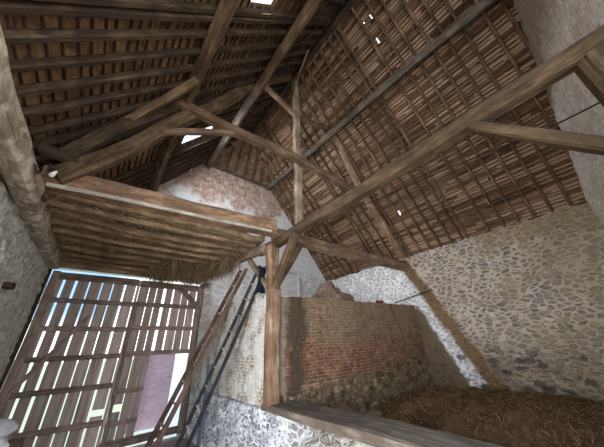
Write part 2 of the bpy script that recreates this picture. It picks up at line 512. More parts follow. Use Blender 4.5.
def timber(name, pts, w, h, mat, label=None, cat='beam', group=None, parent=None, **kw):
    me, rot, o = timber_mesh(pts, w, h, **kw)
    ob = link(name, me, mat)
    mw = Matrix.Translation(o) @ rot.to_4x4()
    if parent is not None:
        ob.parent = parent
        ob.matrix_parent_inverse = Matrix.Identity(4)
        ob.matrix_local = Matrix.Translation(-parent.location) @ mw
    else:
        ob.matrix_world = mw
    if label:
        tag(ob, label, cat, group)
    return ob

def box_mesh(boxes):
    verts, faces = [], []
    for (a, b) in boxes:
        k = len(verts)
        for x in (a[0], b[0]):
            for y in (a[1], b[1]):
                for z in (a[2], b[2]):
                    verts.append((x, y, z))
        faces += [tuple(k + i for i in f) for f in ((0, 1, 3, 2), (4, 6, 7, 5), (0, 4, 5, 1), (2, 3, 7, 6), (0, 2, 6, 4), (1, 5, 7, 3))]
    return mesh_from(verts, faces, 'box')

def rough_wall(u0, u1, v0, vtop, pos, thick, nu, nv, disp, vbot=None):
    """closed wall: displaced face grid; pos(u, v, d) gives the point, d = distance out of the face"""
    verts, faces = [], []
    for i in range(nu + 1):
        u = u0 + (u1 - u0) * i / nu
        top = vtop(u); bot = v0 if vbot is None else vbot(u)
        for j in range(nv + 1):
            v = bot + (top - bot) * j / nv
            verts.append(pos(u, v, disp(u, v)))
    nb = len(verts)
    for i in range(nu + 1):
        u = u0 + (u1 - u0) * i / nu
        bot = v0 if vbot is None else vbot(u)
        verts.append(pos(u, bot, -thick)); verts.append(pos(u, vtop(u), -thick))
    W = nv + 1
    for i in range(nu):
        for j in range(nv):
            a = i * W + j
            faces.append((a, a + W, a + W + 1, a + 1))
        b0, t0, b1, t1 = nb + 2 * i, nb + 2 * i + 1, nb + 2 * i + 2, nb + 2 * i + 3
        faces.append((b0, t0, t1, b1))
        faces.append((i * W + nv, (i + 1) * W + nv, t1, t0))
        faces.append((i * W, b0, b1, (i + 1) * W))
    faces.append(tuple(range(0, W)) + (nb + 1, nb))
    k = nu * W
    faces.append(tuple(range(k + nv, k - 1, -1)) + (nb + 2 * nu, nb + 2 * nu + 1))
    return mesh_from(verts, faces, 'wall')

def stone_bump(p, sc=5.0, amp=.03):
    d = noise.voronoi((p[0] * sc, p[1] * sc, p[2] * sc * 1.6))[0]
    return amp * (min(1, (d[1] - d[0]) * 2.2) - .4) + amp * .5 * noise.noise((p[0] * 9, p[1] * 9, p[2] * 9))

def strands(name, n, sampler, mat, seed, parent=None):
    rr = random.Random(seed)
    verts, faces, tones = [], [], []
    for _ in range(n):
        p, d, ln, wd, sag = sampler(rr)
        p = Vector(p); d = Vector(d).normalized()
        side = d.cross(Vector((rr.uniform(-1, 1), rr.uniform(-1, 1), rr.uniform(-1, 1)))).normalized() * wd
        k = len(verts)
        mid = p + d * ln * .5 + Vector((0, 0, sag * .3)); end = p + d * ln - Vector((0, 0, sag))
        verts += [p - side, p + side, mid - side, mid + side, end]
        faces += [(k, k + 1, k + 3, k + 2), (k + 2, k + 3, k + 4)]
        t = rr.random()
        tones += [t] * 5
    me = bpy.data.meshes.new(name)
    me.from_pydata([tuple(v) for v in verts], [], faces)
    at = me.attributes.new('tone', 'FLOAT', 'POINT')
    at.data.foreach_set('value', tones)
    return link(name, me, mat, parent)

ORD = ['first', 'second', 'third', 'fourth', 'fifth', 'sixth', 'seventh', 'eighth', 'ninth', 'tenth', 'eleventh', 'twelfth', 'thirteenth', 'fourteenth', 'fifteenth',
       'sixteenth', 'seventeenth', 'eighteenth', 'nineteenth', 'twentieth', 'twenty-first', 'twenty-second', 'twenty-third', 'twenty-fourth', 'twenty-fifth', 'twenty-sixth', 'twenty-seventh', 'twenty-eighth', 'twenty-ninth', 'thirtieth']

# ---------------------------------------------------------------- dimensions of the barn (metres)
RX, RZ, SL = 2.66, 8.44, 1.26                 # ridge position, slope
XL, XR, YB = -1.0, 6.4, 6.69                  # left wall, right wall, far gable
YN = -1.3                                     # unseen near end, left open to let light in
nL = Vector((-SL, 0, 1)).normalized(); nR = Vector((SL, 0, 1)).normalized()
def roof_pt(side, x, y, off=0.0):
    n = nR if side > 0 else nL
    return Vector((x, y, RZ - SL * abs(x - RX))) + n * off

# ---------------------------------------------------------------- the setting
struct(link('floor', box_mesh([((-3.2, -3.0, -.12), (2.1, YB + .25, 0))]), 'earth'))
me = bpy.data.meshes.new('field')
bm = bmesh.new(); bmesh.ops.create_grid(bm, x_segments=40, y_segments=40, size=45)
for v in bm.verts:
    v.co.y += 6.9 + 45.3; v.co.z = -.12 + .12 * noise.noise((v.co.x * .2, v.co.y * .2, 0))
bm.to_mesh(me); bm.free()
struct(link('ground', me, 'grass_field'))

# raised aisle floor
def aisle_mesh():
    verts, faces = [], []
    nx, ny = 44, 60
    for i in range(nx + 1):
        for j in range(ny + 1):
            x = 2.2 + (6.45 - 2.2) * i / nx; y = -1.2 + (3.6 + 1.2) * j / ny
            verts.append((x, y, .58 + .05 * noise.noise((x * 1.3, y * 1.3, 0)) + .012 * noise.noise((x * 9, y * 9, 0))))
    for i in range(nx):
        for j in range(ny):
            a = i * (ny + 1) + j
            faces.append((a, a + ny + 1, a + ny + 2, a + 1))
    return mesh_from(verts, faces, 'aisle', True)
struct(link('floor_aisle', aisle_mesh(), 'aisle'))

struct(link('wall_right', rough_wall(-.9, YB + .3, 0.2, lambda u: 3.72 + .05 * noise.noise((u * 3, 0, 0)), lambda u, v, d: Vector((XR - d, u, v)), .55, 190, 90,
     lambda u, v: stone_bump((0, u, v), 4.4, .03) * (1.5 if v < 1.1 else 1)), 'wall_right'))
struct(link('wall_left', rough_wall(2.0, YB + .3, 0.0, lambda u: 3.05 + .02 * (u - 3) + .05 * noise.noise((u * 2, 4, 0)), lambda u, v, d: Vector((XL + d, u, v)), .5, 120, 80,
     lambda u, v: stone_bump((7, u, v), 4.5, .022)), 'wall_left'))

# far gable: masonry right of the doorway, and everything above it
def gable_top(x):
    return min(RZ - SL * abs(x - RX) + .06, 6.98 + (x - 1.5) * -.01)
gd = lambda u, v: stone_bump((u, 3, v), 5, .018)
gpos = lambda u, v, d: Vector((u, YB - d, v))
g1 = rough_wall(XL - .5, 1.98, 3.24, gable_top, gpos, .4, 90, 80, gd)
g2 = rough_wall(1.98, XR + .5, 0.0, gable_top, gpos, .4, 130, 140, gd)
bm = bmesh.new(); bm.from_mesh(g1); bm.from_mesh(g2)
me = bpy.data.meshes.new('gable'); bm.to_mesh(me); bm.free()
struct(link('wall_back', me, 'wall_back'))

# near cross wall closing the right aisle and its roof space
def front_y(x): return -.2 - (XR - x) * .215
struct(link('wall_front', rough_wall(3.0, XR + .3, 0.3, lambda u: RZ - SL * abs(u - RX) + .02, lambda u, v, d: Vector((u, front_y(u) + d, v)), .4, 80, 110,
     lambda u, v: .025 * noise.noise((u * 5, v * 5, 1)) + .012 * noise.noise((u * 16, v * 16, 3))), 'wall_front'))

# low wall between the threshing floor and the aisle
def low_wall():
    return rough_wall(-.9, YB, 0.0, lambda u: .84 + .012 * noise.noise((u * 3, 0, 0)), lambda u, v, d: Vector((2.08 - d - .05 * (1 - v / .84), u, v)), .38, 190, 36,
        lambda u, v: stone_bump((2, u, v), 5.5, .05))
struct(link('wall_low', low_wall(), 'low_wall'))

# ---------------------------------------------------------------- roof skins (tile courses on laths)
HOLES_L = [(.74, 1.04, 1.50, 1.73), (.66, 1.16, 4.50, 5.08)]          # glass tiles
PIN_L = [(1.5, 1.53, 4.0, 4.05), (.42, .45, 5.72, 5.78), (.55, .58, 5.2, 5.23)]
PIN_R = [(4.98, 5.02, 2.05, 2.09), (6.0, 6.04, 1.05, 1.10), (3.32, 3.36, 1.24, 1.28), (2.98, 3.01, 1.30, 1.33), (3.0, 3.03, 1.12, 1.15), (2.92, 2.95, 2.35, 2.38), (5.62, 5.68, 2.9, 2.96)]
def hip_y(z): return YB - .02 - (z - 6.98) * .54                         # hip slope over the gable
def roof_skin(side, holes, seed):
    rr = random.Random(seed)
    verts, faces, lv, lf, lt = [], [], [], [], []
    n = nR if side > 0 else nL
    x_end = XR + .5 if side > 0 else XL - .6
    length = abs(x_end - RX)
    rows = 96 if side > 0 else 56
    lw = (.45, .72) if side > 0 else (.07, .11)
    def quad(V, Fc, x0, x1, ya, yb, o0, o1):
        k = len(V)
        V += [roof_pt(side, x0, ya, o0), roof_pt(side, x0, yb, o0), roof_pt(side, x1, yb, o1), roof_pt(side, x1, ya, o1)]
        Fc.append((k, k + 1, k + 2, k + 3))
    for r in range(rows):
        x0 = RX + (x_end - RX) * r / rows; x1 = RX + (x_end - RX) * (r + 1) / rows
        zc = RZ - SL * abs((x0 + x1) / 2 - RX)
        ymax = hip_y(zc) + .14 if zc > 6.98 else YB + .3
        cut = sorted([(h[2], h[3]) for h in holes if min(h[0], h[1]) < max(x0, x1) and max(h[0], h[1]) > min(x0, x1)])
        spans, y = [], YN
        for a, b in cut:
            spans.append((y, a)); y = b
        spans.append((y, ymax))
        for ya, yb in spans:
            quad(verts, faces, x0, x1, ya, yb, .150, .150)              # weather side
            yy = ya                                                      # tile undersides, one by one along the course
            while yy < yb - 1e-4:
                ye = min(yb, yy + rr.uniform(.15, .19))
                lift = rr.uniform(-.006, .006)
                quad(verts, faces, x0, x1 + (x1 - x0) * .12, yy + .003, ye - .003, .118 + lift, .140 + lift)
                yy = ye
            # lath under each course
            yy = ya
            while yy < yb - 1e-4:
                ye = min(yb, yy + rr.uniform(.5, 1.3))
                xl = x0 + (x1 - x0) * rr.uniform(.25, .5); wdt = (x1 - x0) * rr.uniform(*lw)
                o = .082 + rr.uniform(-.006, .006)
                k = len(lv); lt += [rr.random()] * 8
                for yq in (yy, ye):
                    j = rr.uniform(-.006, .006)
                    lv += [roof_pt(side, xl + j, yq, o), roof_pt(side, xl + wdt + j, yq, o), roof_pt(side, xl + wdt + j, yq, o + .028), roof_pt(side, xl + j, yq, o + .028)]
                lf += [(k, k + 1, k + 5, k + 4), (k + 1, k + 2, k + 6, k + 5), (k + 2, k + 3, k + 7, k + 6), (k + 3, k, k + 4, k + 7), (k, k + 3, k + 2, k + 1), (k + 4, k + 5, k + 6, k + 7)]
                yy = ye
    lm = mesh_from(lv, lf, 'laths')
    lm.attributes.new('tone', 'FLOAT', 'POINT').data.foreach_set('value', lt)
    return mesh_from(verts, faces, 'tiles'), lm
for side, holes, nm, mt, seed in ((-1, HOLES_L + PIN_L, 'ceiling_left', 'tile_left', 3), (1, PIN_R, 'ceiling_right', 'tile_right', 5)):
    t, l = roof_skin(side, holes, seed)
    o = struct(link(nm, t, mt))
    link('roof_laths', l, 'rafter_shaded' if side < 0 else 'lath', o)
# hip
def hip_mesh():
    verts, faces = [], []
    rows = 16
    for r in range(rows):
        z0 = 6.93 + (RZ + .1 - 6.93) * r / rows; z1 = 6.93 + (RZ + .1 - 6.93) * (r + 1) / rows
        for (za, zb, oa, ob) in ((z0, z1, .05, .075), (z0, z1, .09, .09)):
            ha = max(.02, (RZ + .12 - za) / SL) + .2; hb = max(.02, (RZ + .12 - zb) / SL) + .2
            k = len(verts)
            verts += [(RX - ha, hip_y(za) + oa, za), (RX + ha, hip_y(za) + oa, za), (RX + hb, hip_y(zb) + ob, zb), (RX - hb, hip_y(zb) + ob, zb)]
            faces.append((k, k + 1, k + 2, k + 3))
    return mesh_from(verts, faces, 'hip')
struct(link('ceiling_hip', hip_mesh(), 'tile_hip'))
k = [Vector((RX, YN, RZ + .30)), Vector((RX, 6.0, RZ + .30))]
cap = []
for sd in (-1, 1):
    cap += [roof_pt(sd, RX + sd * .32, YN, .165), roof_pt(sd, RX + sd * .32, 6.0, .165)]
struct(link('ceiling_ridge', mesh_from([cap[0], cap[1], k[1], k[0], cap[2], cap[3]], [(0, 1, 2, 3), (3, 2, 5, 4)], 'cap'), 'tile_right'))
# glass tiles in the left slope
gm = NT('glass_tile')
tr = gm.n('ShaderNodeBsdfTransparent'); gl = gm.n('ShaderNodeBsdfGlossy'); mx = gm.n('ShaderNodeMixShader')
gl.inputs['Roughness'].default_value = .1; tr.inputs['Color'].default_value = (.95, .97, 1, 1); mx.inputs[0].default_value = .06
gm.l(tr.outputs[0], mx.inputs[1]); gm.l(gl.outputs[0], mx.inputs[2]); gm.l(mx.outputs[0], gm.t.nodes['Material Output'].inputs['Surface'])
for i, h in enumerate(HOLES_L):
    vs = [roof_pt(-1, x, y, o) for o in (.10, .106) for (x, y) in ((h[0] - .02, h[2] - .004), (h[1] + .02, h[2] - .004), (h[1] + .02, h[3] + .004), (h[0] - .02, h[3] + .004))]
    struct(link('window_%d' % (i + 1), mesh_from(vs, [(0, 1, 2, 3), (4, 5, 6, 7), (0, 1, 5, 4), (1, 2, 6, 5), (2, 3, 7, 6), (3, 0, 4, 7)], 'pane'), gm.m))

# ---------------------------------------------------------------- rafters
def rafter(side, y, idx, lo=None):
    xe = (XR + .05) if side > 0 else (XL - .12)
    xr = RX + side * .06
    a = roof_pt(side, xe, y, .035); b = roof_pt(side, xr, y + R.uniform(-.03, .03), .035)
    m = (a + b) / 2 + Vector((0, R.uniform(-.02, .02), 0)) + (nR if side > 0 else nL) * R.uniform(-.008, .0)
    sd = 'right' if side > 0 else 'left'
    timber('rafter', [a, m, b], R.uniform(.062, .08) if side < 0 else R.uniform(.045, .058), .085, 'rafter' if side > 0 else 'rafter_shaded', 'slim brown rafter on the %s roof slope, %s from the far gable' % (sd, ORD[idx]), 'rafter',
           'rafters of the %s roof slope' % sd, up=(nR if side > 0 else nL), wob=.008, step=.35)
ys = []
y = 6.50
while y > YN + .05:
    ys.append(y); y -= .272
for i, y in enumerate(ys):
    yy = y + R.uniform(-.02, .02)
    for lo, hi in ((1.50, 1.73), (4.46, 5.10)):
        if lo - .04 < yy < hi + .04:
            yy = lo - .05 if yy < (lo + hi) / 2 else hi + .05
    if y > 5.9:   # these stop at the hip: shorten to the hip line
        pass
    # rafters whose head would pass through the hip run only up to it
    for side in (-1, 1):
        ztop = min(RZ, 6.98 + (YB - .02 - yy) / .54 - .05)
        if ztop < RZ - .1:
            xt = RX + side * (RZ - ztop) / SL
            xe = (XR + .05) if side > 0 else (XL - .12)
            sd = 'right' if side > 0 else 'left'
            timber('rafter', [roof_pt(side, xe, yy, .035), roof_pt(side, xt, yy, .035)], .07 if side < 0 else .05, .085, 'rafter' if side > 0 else 'rafter_shaded', 'slim brown rafter on the %s roof slope, %s from the far gable' % (sd, ORD[i]), 'rafter',
                   'rafters of the %s roof slope' % sd, up=(nR if side > 0 else nL), wob=.008, step=.35)
        else:
            rafter(side, yy, i)
for k, x in enumerate((1.82, 2.14, 2.46, 2.80, 3.12, 3.44)):
    zt = min(8.2, RZ - SL * abs(x - RX) * .9 - .10)
    xt = RX + (x - RX) * .9
    timber('hip_rafter', [(x, hip_y(6.98) - .0, 6.98), (xt, hip_y(zt) - .0, zt)], .055, .07, 'rafter', 'short rafter on the hipped roof end above the far gable, %s from left' % ORD[k], 'rafter', 'rafters of the hip end', up=(0, -1, .5), wob=.006)

# ---------------------------------------------------------------- purlins, ridge, plates
def onroof(side, z, y, off):
    x = RX + side * (RZ - z) / SL
    return roof_pt(side, x, y, off)
timber('ridge_beam', [(RX, YN, 8.36), (RX, 3.3, 8.30), (RX, 5.85, 8.34)], .13, .16, 'oak_dark_shaded', 'dark ridge beam running along the very top of the roof')
timber('purlin', [(3.82, YN, 6.50), (3.82, -.2, 6.61), (3.82, 1.2, 6.74), (3.82, 3.2, 6.80), (3.81, YB + .2, 6.92)], .15, .17, 'oak_grey', 'upper purlin crossing the right roof slope from gable to near wall', 'purlin', up=nR)
timber('purlin', [onroof(-1, 6.96, 3.15, -.12), onroof(-1, 6.98, YB + .2, -.10)], .17, .18, 'oak_grey', 'upper purlin of the left roof slope, far length ending on the gable', 'purlin', up=nL)
timber('purlin', [onroof(-1, 6.90, YN, -.16), onroof(-1, 6.90, 3.45, -.16)], .15, .17, 'oak_brown', 'upper purlin of the left roof slope, near length with a cut end', 'purlin', up=nL)
timber('purlin', [(.34, YN, 5.30), (.30, 2.0, 5.38), (.25, 4.2, 5.28), (.27, YB + .1, 5.30)], .15, .16, 'oak_brown', 'lower dark crooked purlin under the left roof slope', 'purlin', up=nL, wob=.03)
timber('purlin', [(4.86, YN + .5, 5.34), (4.85, 3.3, 5.34), (4.86, YB + .1, 5.36)], .18, .20, 'oak_dark_shaded', 'lower purlin of the right slope, hidden along the long beam', 'purlin', up=nR)
timber('hip_plate', [(1.50, YB - .10, 6.96), (3.84, YB - .10, 6.94)], .10, .09, 'oak_grey', 'thin level timber along the top of the pink gable wall', 'beam')
timber('wall_plate', [(-.965, YN, 3.23), (-.965, 2.2, 3.22), (-.94, 6.5, 3.21)], .21, .24, 'plate', 'thick bleached wall plate running along the top of the left wall', 'beam', wob=.02)

# main timbers of the truss
timber('post', [(2.12, 3.44, .925), (2.10, 3.45, 2.0), (2.09, 3.46, 3.18)], .20, .165, 'oak_red', 'upright square timber post standing on the low stone wall', 'post', up=(0, 1, 0), wob=.02)
timber('long_beam', [(2.12, 4.0, 3.25), (2.13, 2.0, 3.24), (2.13, -.2, 3.275), (2.13, YN, 3.28)], .155, .16, 'oak_brown', 'long heavy beam running overhead from the post towards the viewer', 'beam', wob=.018, taper=.85)
tb = timber('tie_beam', [(-.90, 3.56, 3.42), (.5, 3.5, 3.47), (2.10, 3.44, 3.50)], .24, .26, 'oak_red', 'heavy tie beam along the front of the hay loft, left of the post', 'beam', wob=.02)
st_, rot_, o_ = timber_mesh([(-.82, 3.425, 3.295), (.5, 3.37, 3.345), (1.98, 3.31, 3.385)], .03, .045, wob=.008)
sp = link('lit_edge_strip', st_, 'strip', tb); sp.matrix_local = tb.matrix_world.inverted() @ (Matrix.Translation(o_) @ rot_.to_4x4())  # added strip, pale for the chipped, daylit lower edge of the beam
timber('tie_beam', [(2.10, 3.44, 3.42), (4.3, 3.46, 3.42), (6.45, 3.45, 3.47)], .20, .19, 'oak_red', 'tie beam from the post to the right stone wall', 'beam', wob=.012, taper=1.2)
timber('king_post', [(2.68, 3.42, 3.50), (2.68, 3.40, 5.5), (2.70, 3.38, 8.24)], .14, .14, 'oak_pale', 'slender upright king post rising to the ridge', 'post', up=(0, 1, 0))
timber('collar_beam', [(.10, 3.32, 5.30), (1.2, 3.30, 5.23), (2.7, 3.27, 5.24), (4.65, 3.30, 5.13)], .16, .17, 'oak_red', 'long slanting-looking collar beam crossing the king post', 'beam', wob=.015)
timber('roof_brace', [(1.62, 3.36, 7.16), (2.64, 3.38, 6.80)], .10, .13, 'oak_red', 'short brace from the left upper purlin down to the king post', 'brace')
timber('roof_brace', [(2.74, 3.38, 6.80), (3.4, 3.38, 6.92), (4.0, 3.38, 7.18)], .10, .11, 'oak', 'short brace from the king post up to the right upper purlin', 'brace')
timber('curved_principal_rafter', [(-.78, 3.43, 3.40), (-.34, 3.42, 3.95), (.17, 3.42, 4.86), (.72, 3.42, 5.66), (1.12, 3.42, 6.40), (1.63, 3.42, 7.22), (2.50, 3.42, 8.28)], .20, .21, 'oak_brown', 'big curved timber rising from the left tie beam to the ridge', 'rafter', up=(0, 1, 0), wob=.02)
timber('principal_rafter', [(-.80, 3.40, 3.66), (-.50, 3.40, 4.24), (.20, 3.40, 5.30)], .17, .17, 'oak_dark_shaded', 'dark rafter outside the big curved timber, low on the left', 'rafter', up=(0, 1, 0))
timber('principal_rafter', [(6.28, 3.40, 3.70), (5.45, 3.40, 4.72), (4.80, 3.40, 5.62), (4.10, 3.40, 6.95), (3.98, 3.40, 7.20)], .16, .19, 'oak_red', 'principal rafter on the right, from the stone wall up to the upper purlin', 'rafter', up=(0, 1, 0))
timber('knee_brace', [(.06, 3.37, 4.59), (.6, 3.34, 4.89), (1.24, 3.31, 5.22)], .09, .10, 'oak_red', 'pale curved knee brace under the left end of the collar', 'brace', up=(0, 1, 0))
timber('sole_piece', [(-.98, 3.34, 3.68), (-.52, 3.38, 3.64)], .10, .11, 'oak_dark_shaded', 'short dark stub beam above the bleached wall plate', 'beam')
timber('wind_brace', [roof_pt(-1, -.52, 3.52, -.03), roof_pt(-1, .22, 2.78, -.10)], .11, .11, 'oak', 'short wind brace under the left slope reaching the lower purlin', 'brace', up=nL)
timber('wooden_strut', [(4.75, 2.75, 5.20), (4.62, 2.75, 4.72)], .05, .05, 'oak_pale', 'small pale strut hanging below the long beam near the right tie', 'strut', up=(0, 1, 0), wob=.005)
timber('roof_pole', [(2.50, 2.55, 8.25), (2.66, 3.30, 8.06)], .05, .05, 'oak_red', 'thin pole slanting from the ridge to the king post head', 'strut', wob=.005)
timber('post_brace', [(2.08, 2.76, 3.18), (2.09, 3.36, 2.45)], .10, .13, 'oak', 'brace from the front of the post up to the long beam', 'brace', up=(1, 0, 0))
timber('post_brace', [(2.72, 3.47, 3.34), (2.16, 3.47, 2.50)], .10, .12, 'oak', 'brace from the post up to the right tie beam', 'brace', up=(0, 1, 0))
timber('post_brace', [(2.02, 4.24, 3.18), (2.05, 3.54, 2.50)], .08, .10, 'oak_pale', 'pale brace behind the post up to the loft edge', 'brace', up=(1, 0, 0))
timber('near_post', [(2.22, -.52, .60), (2.22, -.52, 2.0), (2.22, -.54, 3.32)], .30, .30, 'oak_brown', 'mossy broad post at the upper right edge under the long beam', 'post', up=(0, 1, 0), wob=.02)
timber('near_brace', [(2.12, .26, 3.21), (2.13, -.44, 2.37)], .085, .10, 'oak_brown', 'diagonal brace below the long beam at the right edge', 'brace', up=(1, 0, 0))

# ---------------------------------------------------------------- hay loft
timber('loft_edge_beam', [(1.97, 3.52, 3.12), (1.95, 4.6, 3.22), (1.90, 6.1, 3.24)], .13, .15, 'oak_pale', 'pale curved beam edging the loft, behind the post', 'beam')
JY = [(3.80, .085), (4.08, .09), (4.38, .10), (4.72, .085), (5.08, .09), (5.46, .10), (5.86, .09), (6.24, .09)]
JN = ['nearest the tie beam', 'second from the tie beam', 'third from the tie beam', 'fourth from the tie beam', 'fifth from the tie beam', 'sixth from the tie beam', 'seventh from the tie beam', 'nearest the plank doors']
for (y, d), jn in zip(JY, JN):
    timber('loft_joist', [(-.86, y, 3.27), (.1, y + R.uniform(-.05, .05), 3.24 + R.uniform(-.02, .02)), (1.0, y + R.uniform(-.05, .05), 3.25 + R.uniform(-.02, .02)), (1.93, y + R.uniform(-.05, .05), 3.28)], d, d, 'joist',
           'rough pole joist under the hay loft, ' + jn, 'joist', 'joists under the hay loft', round_=True, wob=.016)
def loft_mesh():
    verts, faces = [], []
    nx, ny = 70, 80
    for i in range(nx + 1):
        for j in range(ny + 1):
            x = -.95 + 2.95 * i / nx; y = 3.58 + 3.05 * j / ny
            verts.append((x, y, 3.29 + .035 * noise.noise((x * 5, y * 9, 0)) + .02 * noise.noise((x * 16, y * 16, 2)) - (.10 * max(0, noise.noise((x * 1.5, y * 1.5, 9))) if y > 5.3 else 0)))
    W = ny + 1
    for i in range(nx):
        for j in range(ny):
            a = i * W + j
            faces.append((a, a + W, a + W + 1, a + 1))
    nb = len(verts)
    for i in range(nx + 1):
        for j in range(ny + 1):
            x = -.95 + 2.95 * i / nx; y = 3.58 + 3.05 * j / ny
            verts.append((x, y, 3.42 + .12 * noise.noise((x * 2, y * 2, 4))))
    for i in range(nx):
        for j in range(ny):
            a = nb + i * W + j
            faces.append((a, a + 1, a + W + 1, a + W))
    for i in range(nx):
        faces.append((i * W, nb + i * W, nb + (i + 1) * W, (i + 1) * W))
        faces.append((i * W + ny, (i + 1) * W + ny, nb + (i + 1) * W + ny, nb + i * W + ny))
    for j in range(ny):
        faces.append((j, j + 1, nb + j + 1, nb + j))
        k = nx * W
        faces.append((k + j, nb + k + j, nb + k + j + 1, k + j + 1))
    return mesh_from(verts, faces, 'loft', True)
loft = tag(link('loft_hay', loft_mesh(), 'loft_hay'), 'brown hay and brushwood packed on the loft joists', 'hay', kind='stuff')
def s_loft(rr):
    y = rr.uniform(3.6, 6.5); x = rr.uniform(-.85, 1.95)
    return (x, y, 3.27 + rr.uniform(-.02, .02)), (rr.uniform(-1, 1), rr.uniform(-.5, .5), rr.uniform(-.6, .15)), rr.uniform(.06, .2), rr.uniform(.002, .004), rr.uniform(0, .05)
strands('loose_straw', 3500, s_loft, 'straw_dark', 4, loft)
def s_hang(rr):
    c = rr.choice([(1.02, 5.7, .22), (1.35, 5.6, .22), (1.62, 5.35, .26), (1.50, 6.1, .18), (.9, 6.2, .16), (1.8, 4.9, .12)])
    x = rr.gauss(c[0], c[2] * .7); y = rr.gauss(c[1], .22)
    return (min(x, 1.95), min(y, 6.5), 3.26 - abs(rr.gauss(0, .05))), (rr.uniform(-.6, .6), rr.uniform(-.5, .5), rr.uniform(-1.2, .1)), rr.uniform(.10, .32), rr.uniform(.003, .006), rr.uniform(0, .1)
hh = strands('hanging_hay', 4200, s_hang, 'straw_dark', 9)
tag(hh, 'tufts of dark hay hanging under the loft above the plank doors', 'hay', kind='stuff')

# ---------------------------------------------------------------- plank doors in the far gable
struct(timber('trim_1', [(-1.05, 6.50, 3.25), (.6, 6.5, 3.22), (2.0, 6.5, 3.24)], .17, .14, 'joist'))   # lintel
def leaf(name, xa, xb, pitch, gap, seed, wicket=None, extra=()):
    rr = random.Random(seed)
    y0, y1 = 6.74, 6.765
    root = struct(empty(name, ((xa + xb) / 2, 6.75, 0)))
    boxes = []
    x = xa
    while x < xb - .04:
        wd = min(pitch * rr.uniform(.85, 1.15) , xb - x)
        g = gap * rr.uniform(.5, 1.5)
        x1 = x + max(.05, wd - g)
        z0 = rr.uniform(.03, .10); z1 = 3.13 - rr.uniform(0, .03)
        cuts = []
        if wicket and x1 > wicket[0] and x < wicket[1]:
            if x < wicket[0] - .03: x1 = min(x1, wicket[0])
            elif x1 > wicket[1] + .03 and x > wicket[1] - .05: x = wicket[1]
            else: cuts.append((wicket[2], wicket[3]))
        for e in extra:
            if x1 > e[0] and x < e[1]: cuts.append((e[2], e[3]))
        cuts.sort()
        z = z0
        for a, b in cuts:
            if a > z: boxes.append(((x, y0, z), (x1, y1, a)))
            z = max(z, b)
        if z1 > z: boxes.append(((x, y0, z), (x1, y1 + .0, z1)))
        x += wd
    me = box_mesh([((a[0] - root.location.x, a[1] - root.location.y, a[2]), (b[0] - root.location.x, b[1] - root.location.y, b[2])) for a, b in boxes])
    # long thin boards: grain runs upward
    o = link('planks', me, M['plank_v'], root)
    return root
def plank_v():
    m = NT('upright_planks')
    v = m.coords((14, 14, .9))
    g = m.noise(v, 1.5, 6, .65, .4)
    c = m.ramp(g, [(.28, (.26, .19, .165)), (.5, (.48, .375, .335)), (.72, (.62, .51, .47))])
    x = m.sep(m.coords((1, 1, 1)))[0]
    w = m.n('ShaderNodeTexWhiteNoise'); w.noise_dimensions = '1D'
    m.l(m.math('FLOOR', m.math('MULTIPLY', x, 5.0)), w.inputs['W'])
    vv = m.math('MULTIPLY_ADD', w.outputs['Value'], .5, .7)
    m.color(m.mix(1.0, c, m.comb(vv, vv, vv), 'MULTIPLY'))
    m.bump(g, .5, .01)
    return m.m
M['plank_v'] = plank_v()
d1 = leaf('door_1', -.90, .56, .205, .034, 21, extra=[(.44, .48, .60, .70)])
d2 = leaf('door_2', .57, 2.0, .175, .026, 22, wicket=(1.06, 1.84, .20, 1.56), extra=[(.66, .70, .62, .74)])
for d, xa, xb in ((d1, -.92, .52), (d2, .56, 1.98)):
    for z in ((2.58, 2.07, 1.57, 1.06, .50) if d is d1 else (2.58, 2.09, 1.60)):
        timber('rail', [(xa, 6.71, z), (xb, 6.71, z + R.uniform(-.02, .02))], .05, .085, 'plank', parent=d, wob=.006)
for z in (.95, .45):
    timber('rail', [(.56, 6.71, z), (1.06, 6.71, z)], .05, .08, 'plank', parent=d2, wob=.006)
timber('rail', [(.56, 6.71, .13), (1.98, 6.71, .17)], .07, .12, 'plank', parent=d2, wob=.006)
timber('rail', [(-.92, 6.71, 3.04), (.52, 6.71, 3.04)], .045, .14, 'plank', parent=d1, wob=.006)
timber('rail', [(.56, 6.71, 3.04), (1.98, 6.71, 3.02)], .045, .14, 'plank', parent=d2, wob=.006)
timber('stile', [(-.90, 6.70, .05), (-.88, 6.70, 3.12)], .12, .07, 'plank', parent=d1, up=(0, 1, 0))
timber('stile', [(1.88, 6.70, .10), (1.88, 6.70, 3.08)], .09, .07, 'plank', parent=d2, up=(0, 1, 0))
timber('meeting_stile', [(.60, 6.69, .04), (.56, 6.69, 2.62)], .06, .06, 'plank', parent=d2, up=(0, 1, 0))
timber('diagonal_brace', [(-.86, 6.68, 1.10), (-.15, 6.68, 2.32)], .06, .035, 'plank', parent=d1, up=(0, 1, 0))
timber('diagonal_brace', [(1.40, 6.68, 3.0), (1.84, 6.68, 2.62)], .10, .04, 'plank', parent=d2, up=(0, 1, 0))
timber('jamb_post', [(-.985, 6.62, 0), (-.985, 6.62, 3.16)], .07, .10, 'oak_dark_shaded', parent=d1, up=(0, 1, 0))
# wicket door swung out into the daylight
d3 = struct(empty('door_3', (1.45, 7.25, 0)))
bx = []
for k in range(5):
    bx.append(((-.55, -.02, .16 + k * .29), (.24, .02, .448 + k * .29)))
o = link('planks', box_mesh(bx), 'mauve', d3)
# masonry jamb between doorway and low wall
struct(link('trim_2', rough_wall(1.98, 2.16, 0.0, lambda u: 3.2, lambda u, v, d: Vector((u, YB - .02 - d, v)), .38, 6, 60, gd), 'wall_left'))

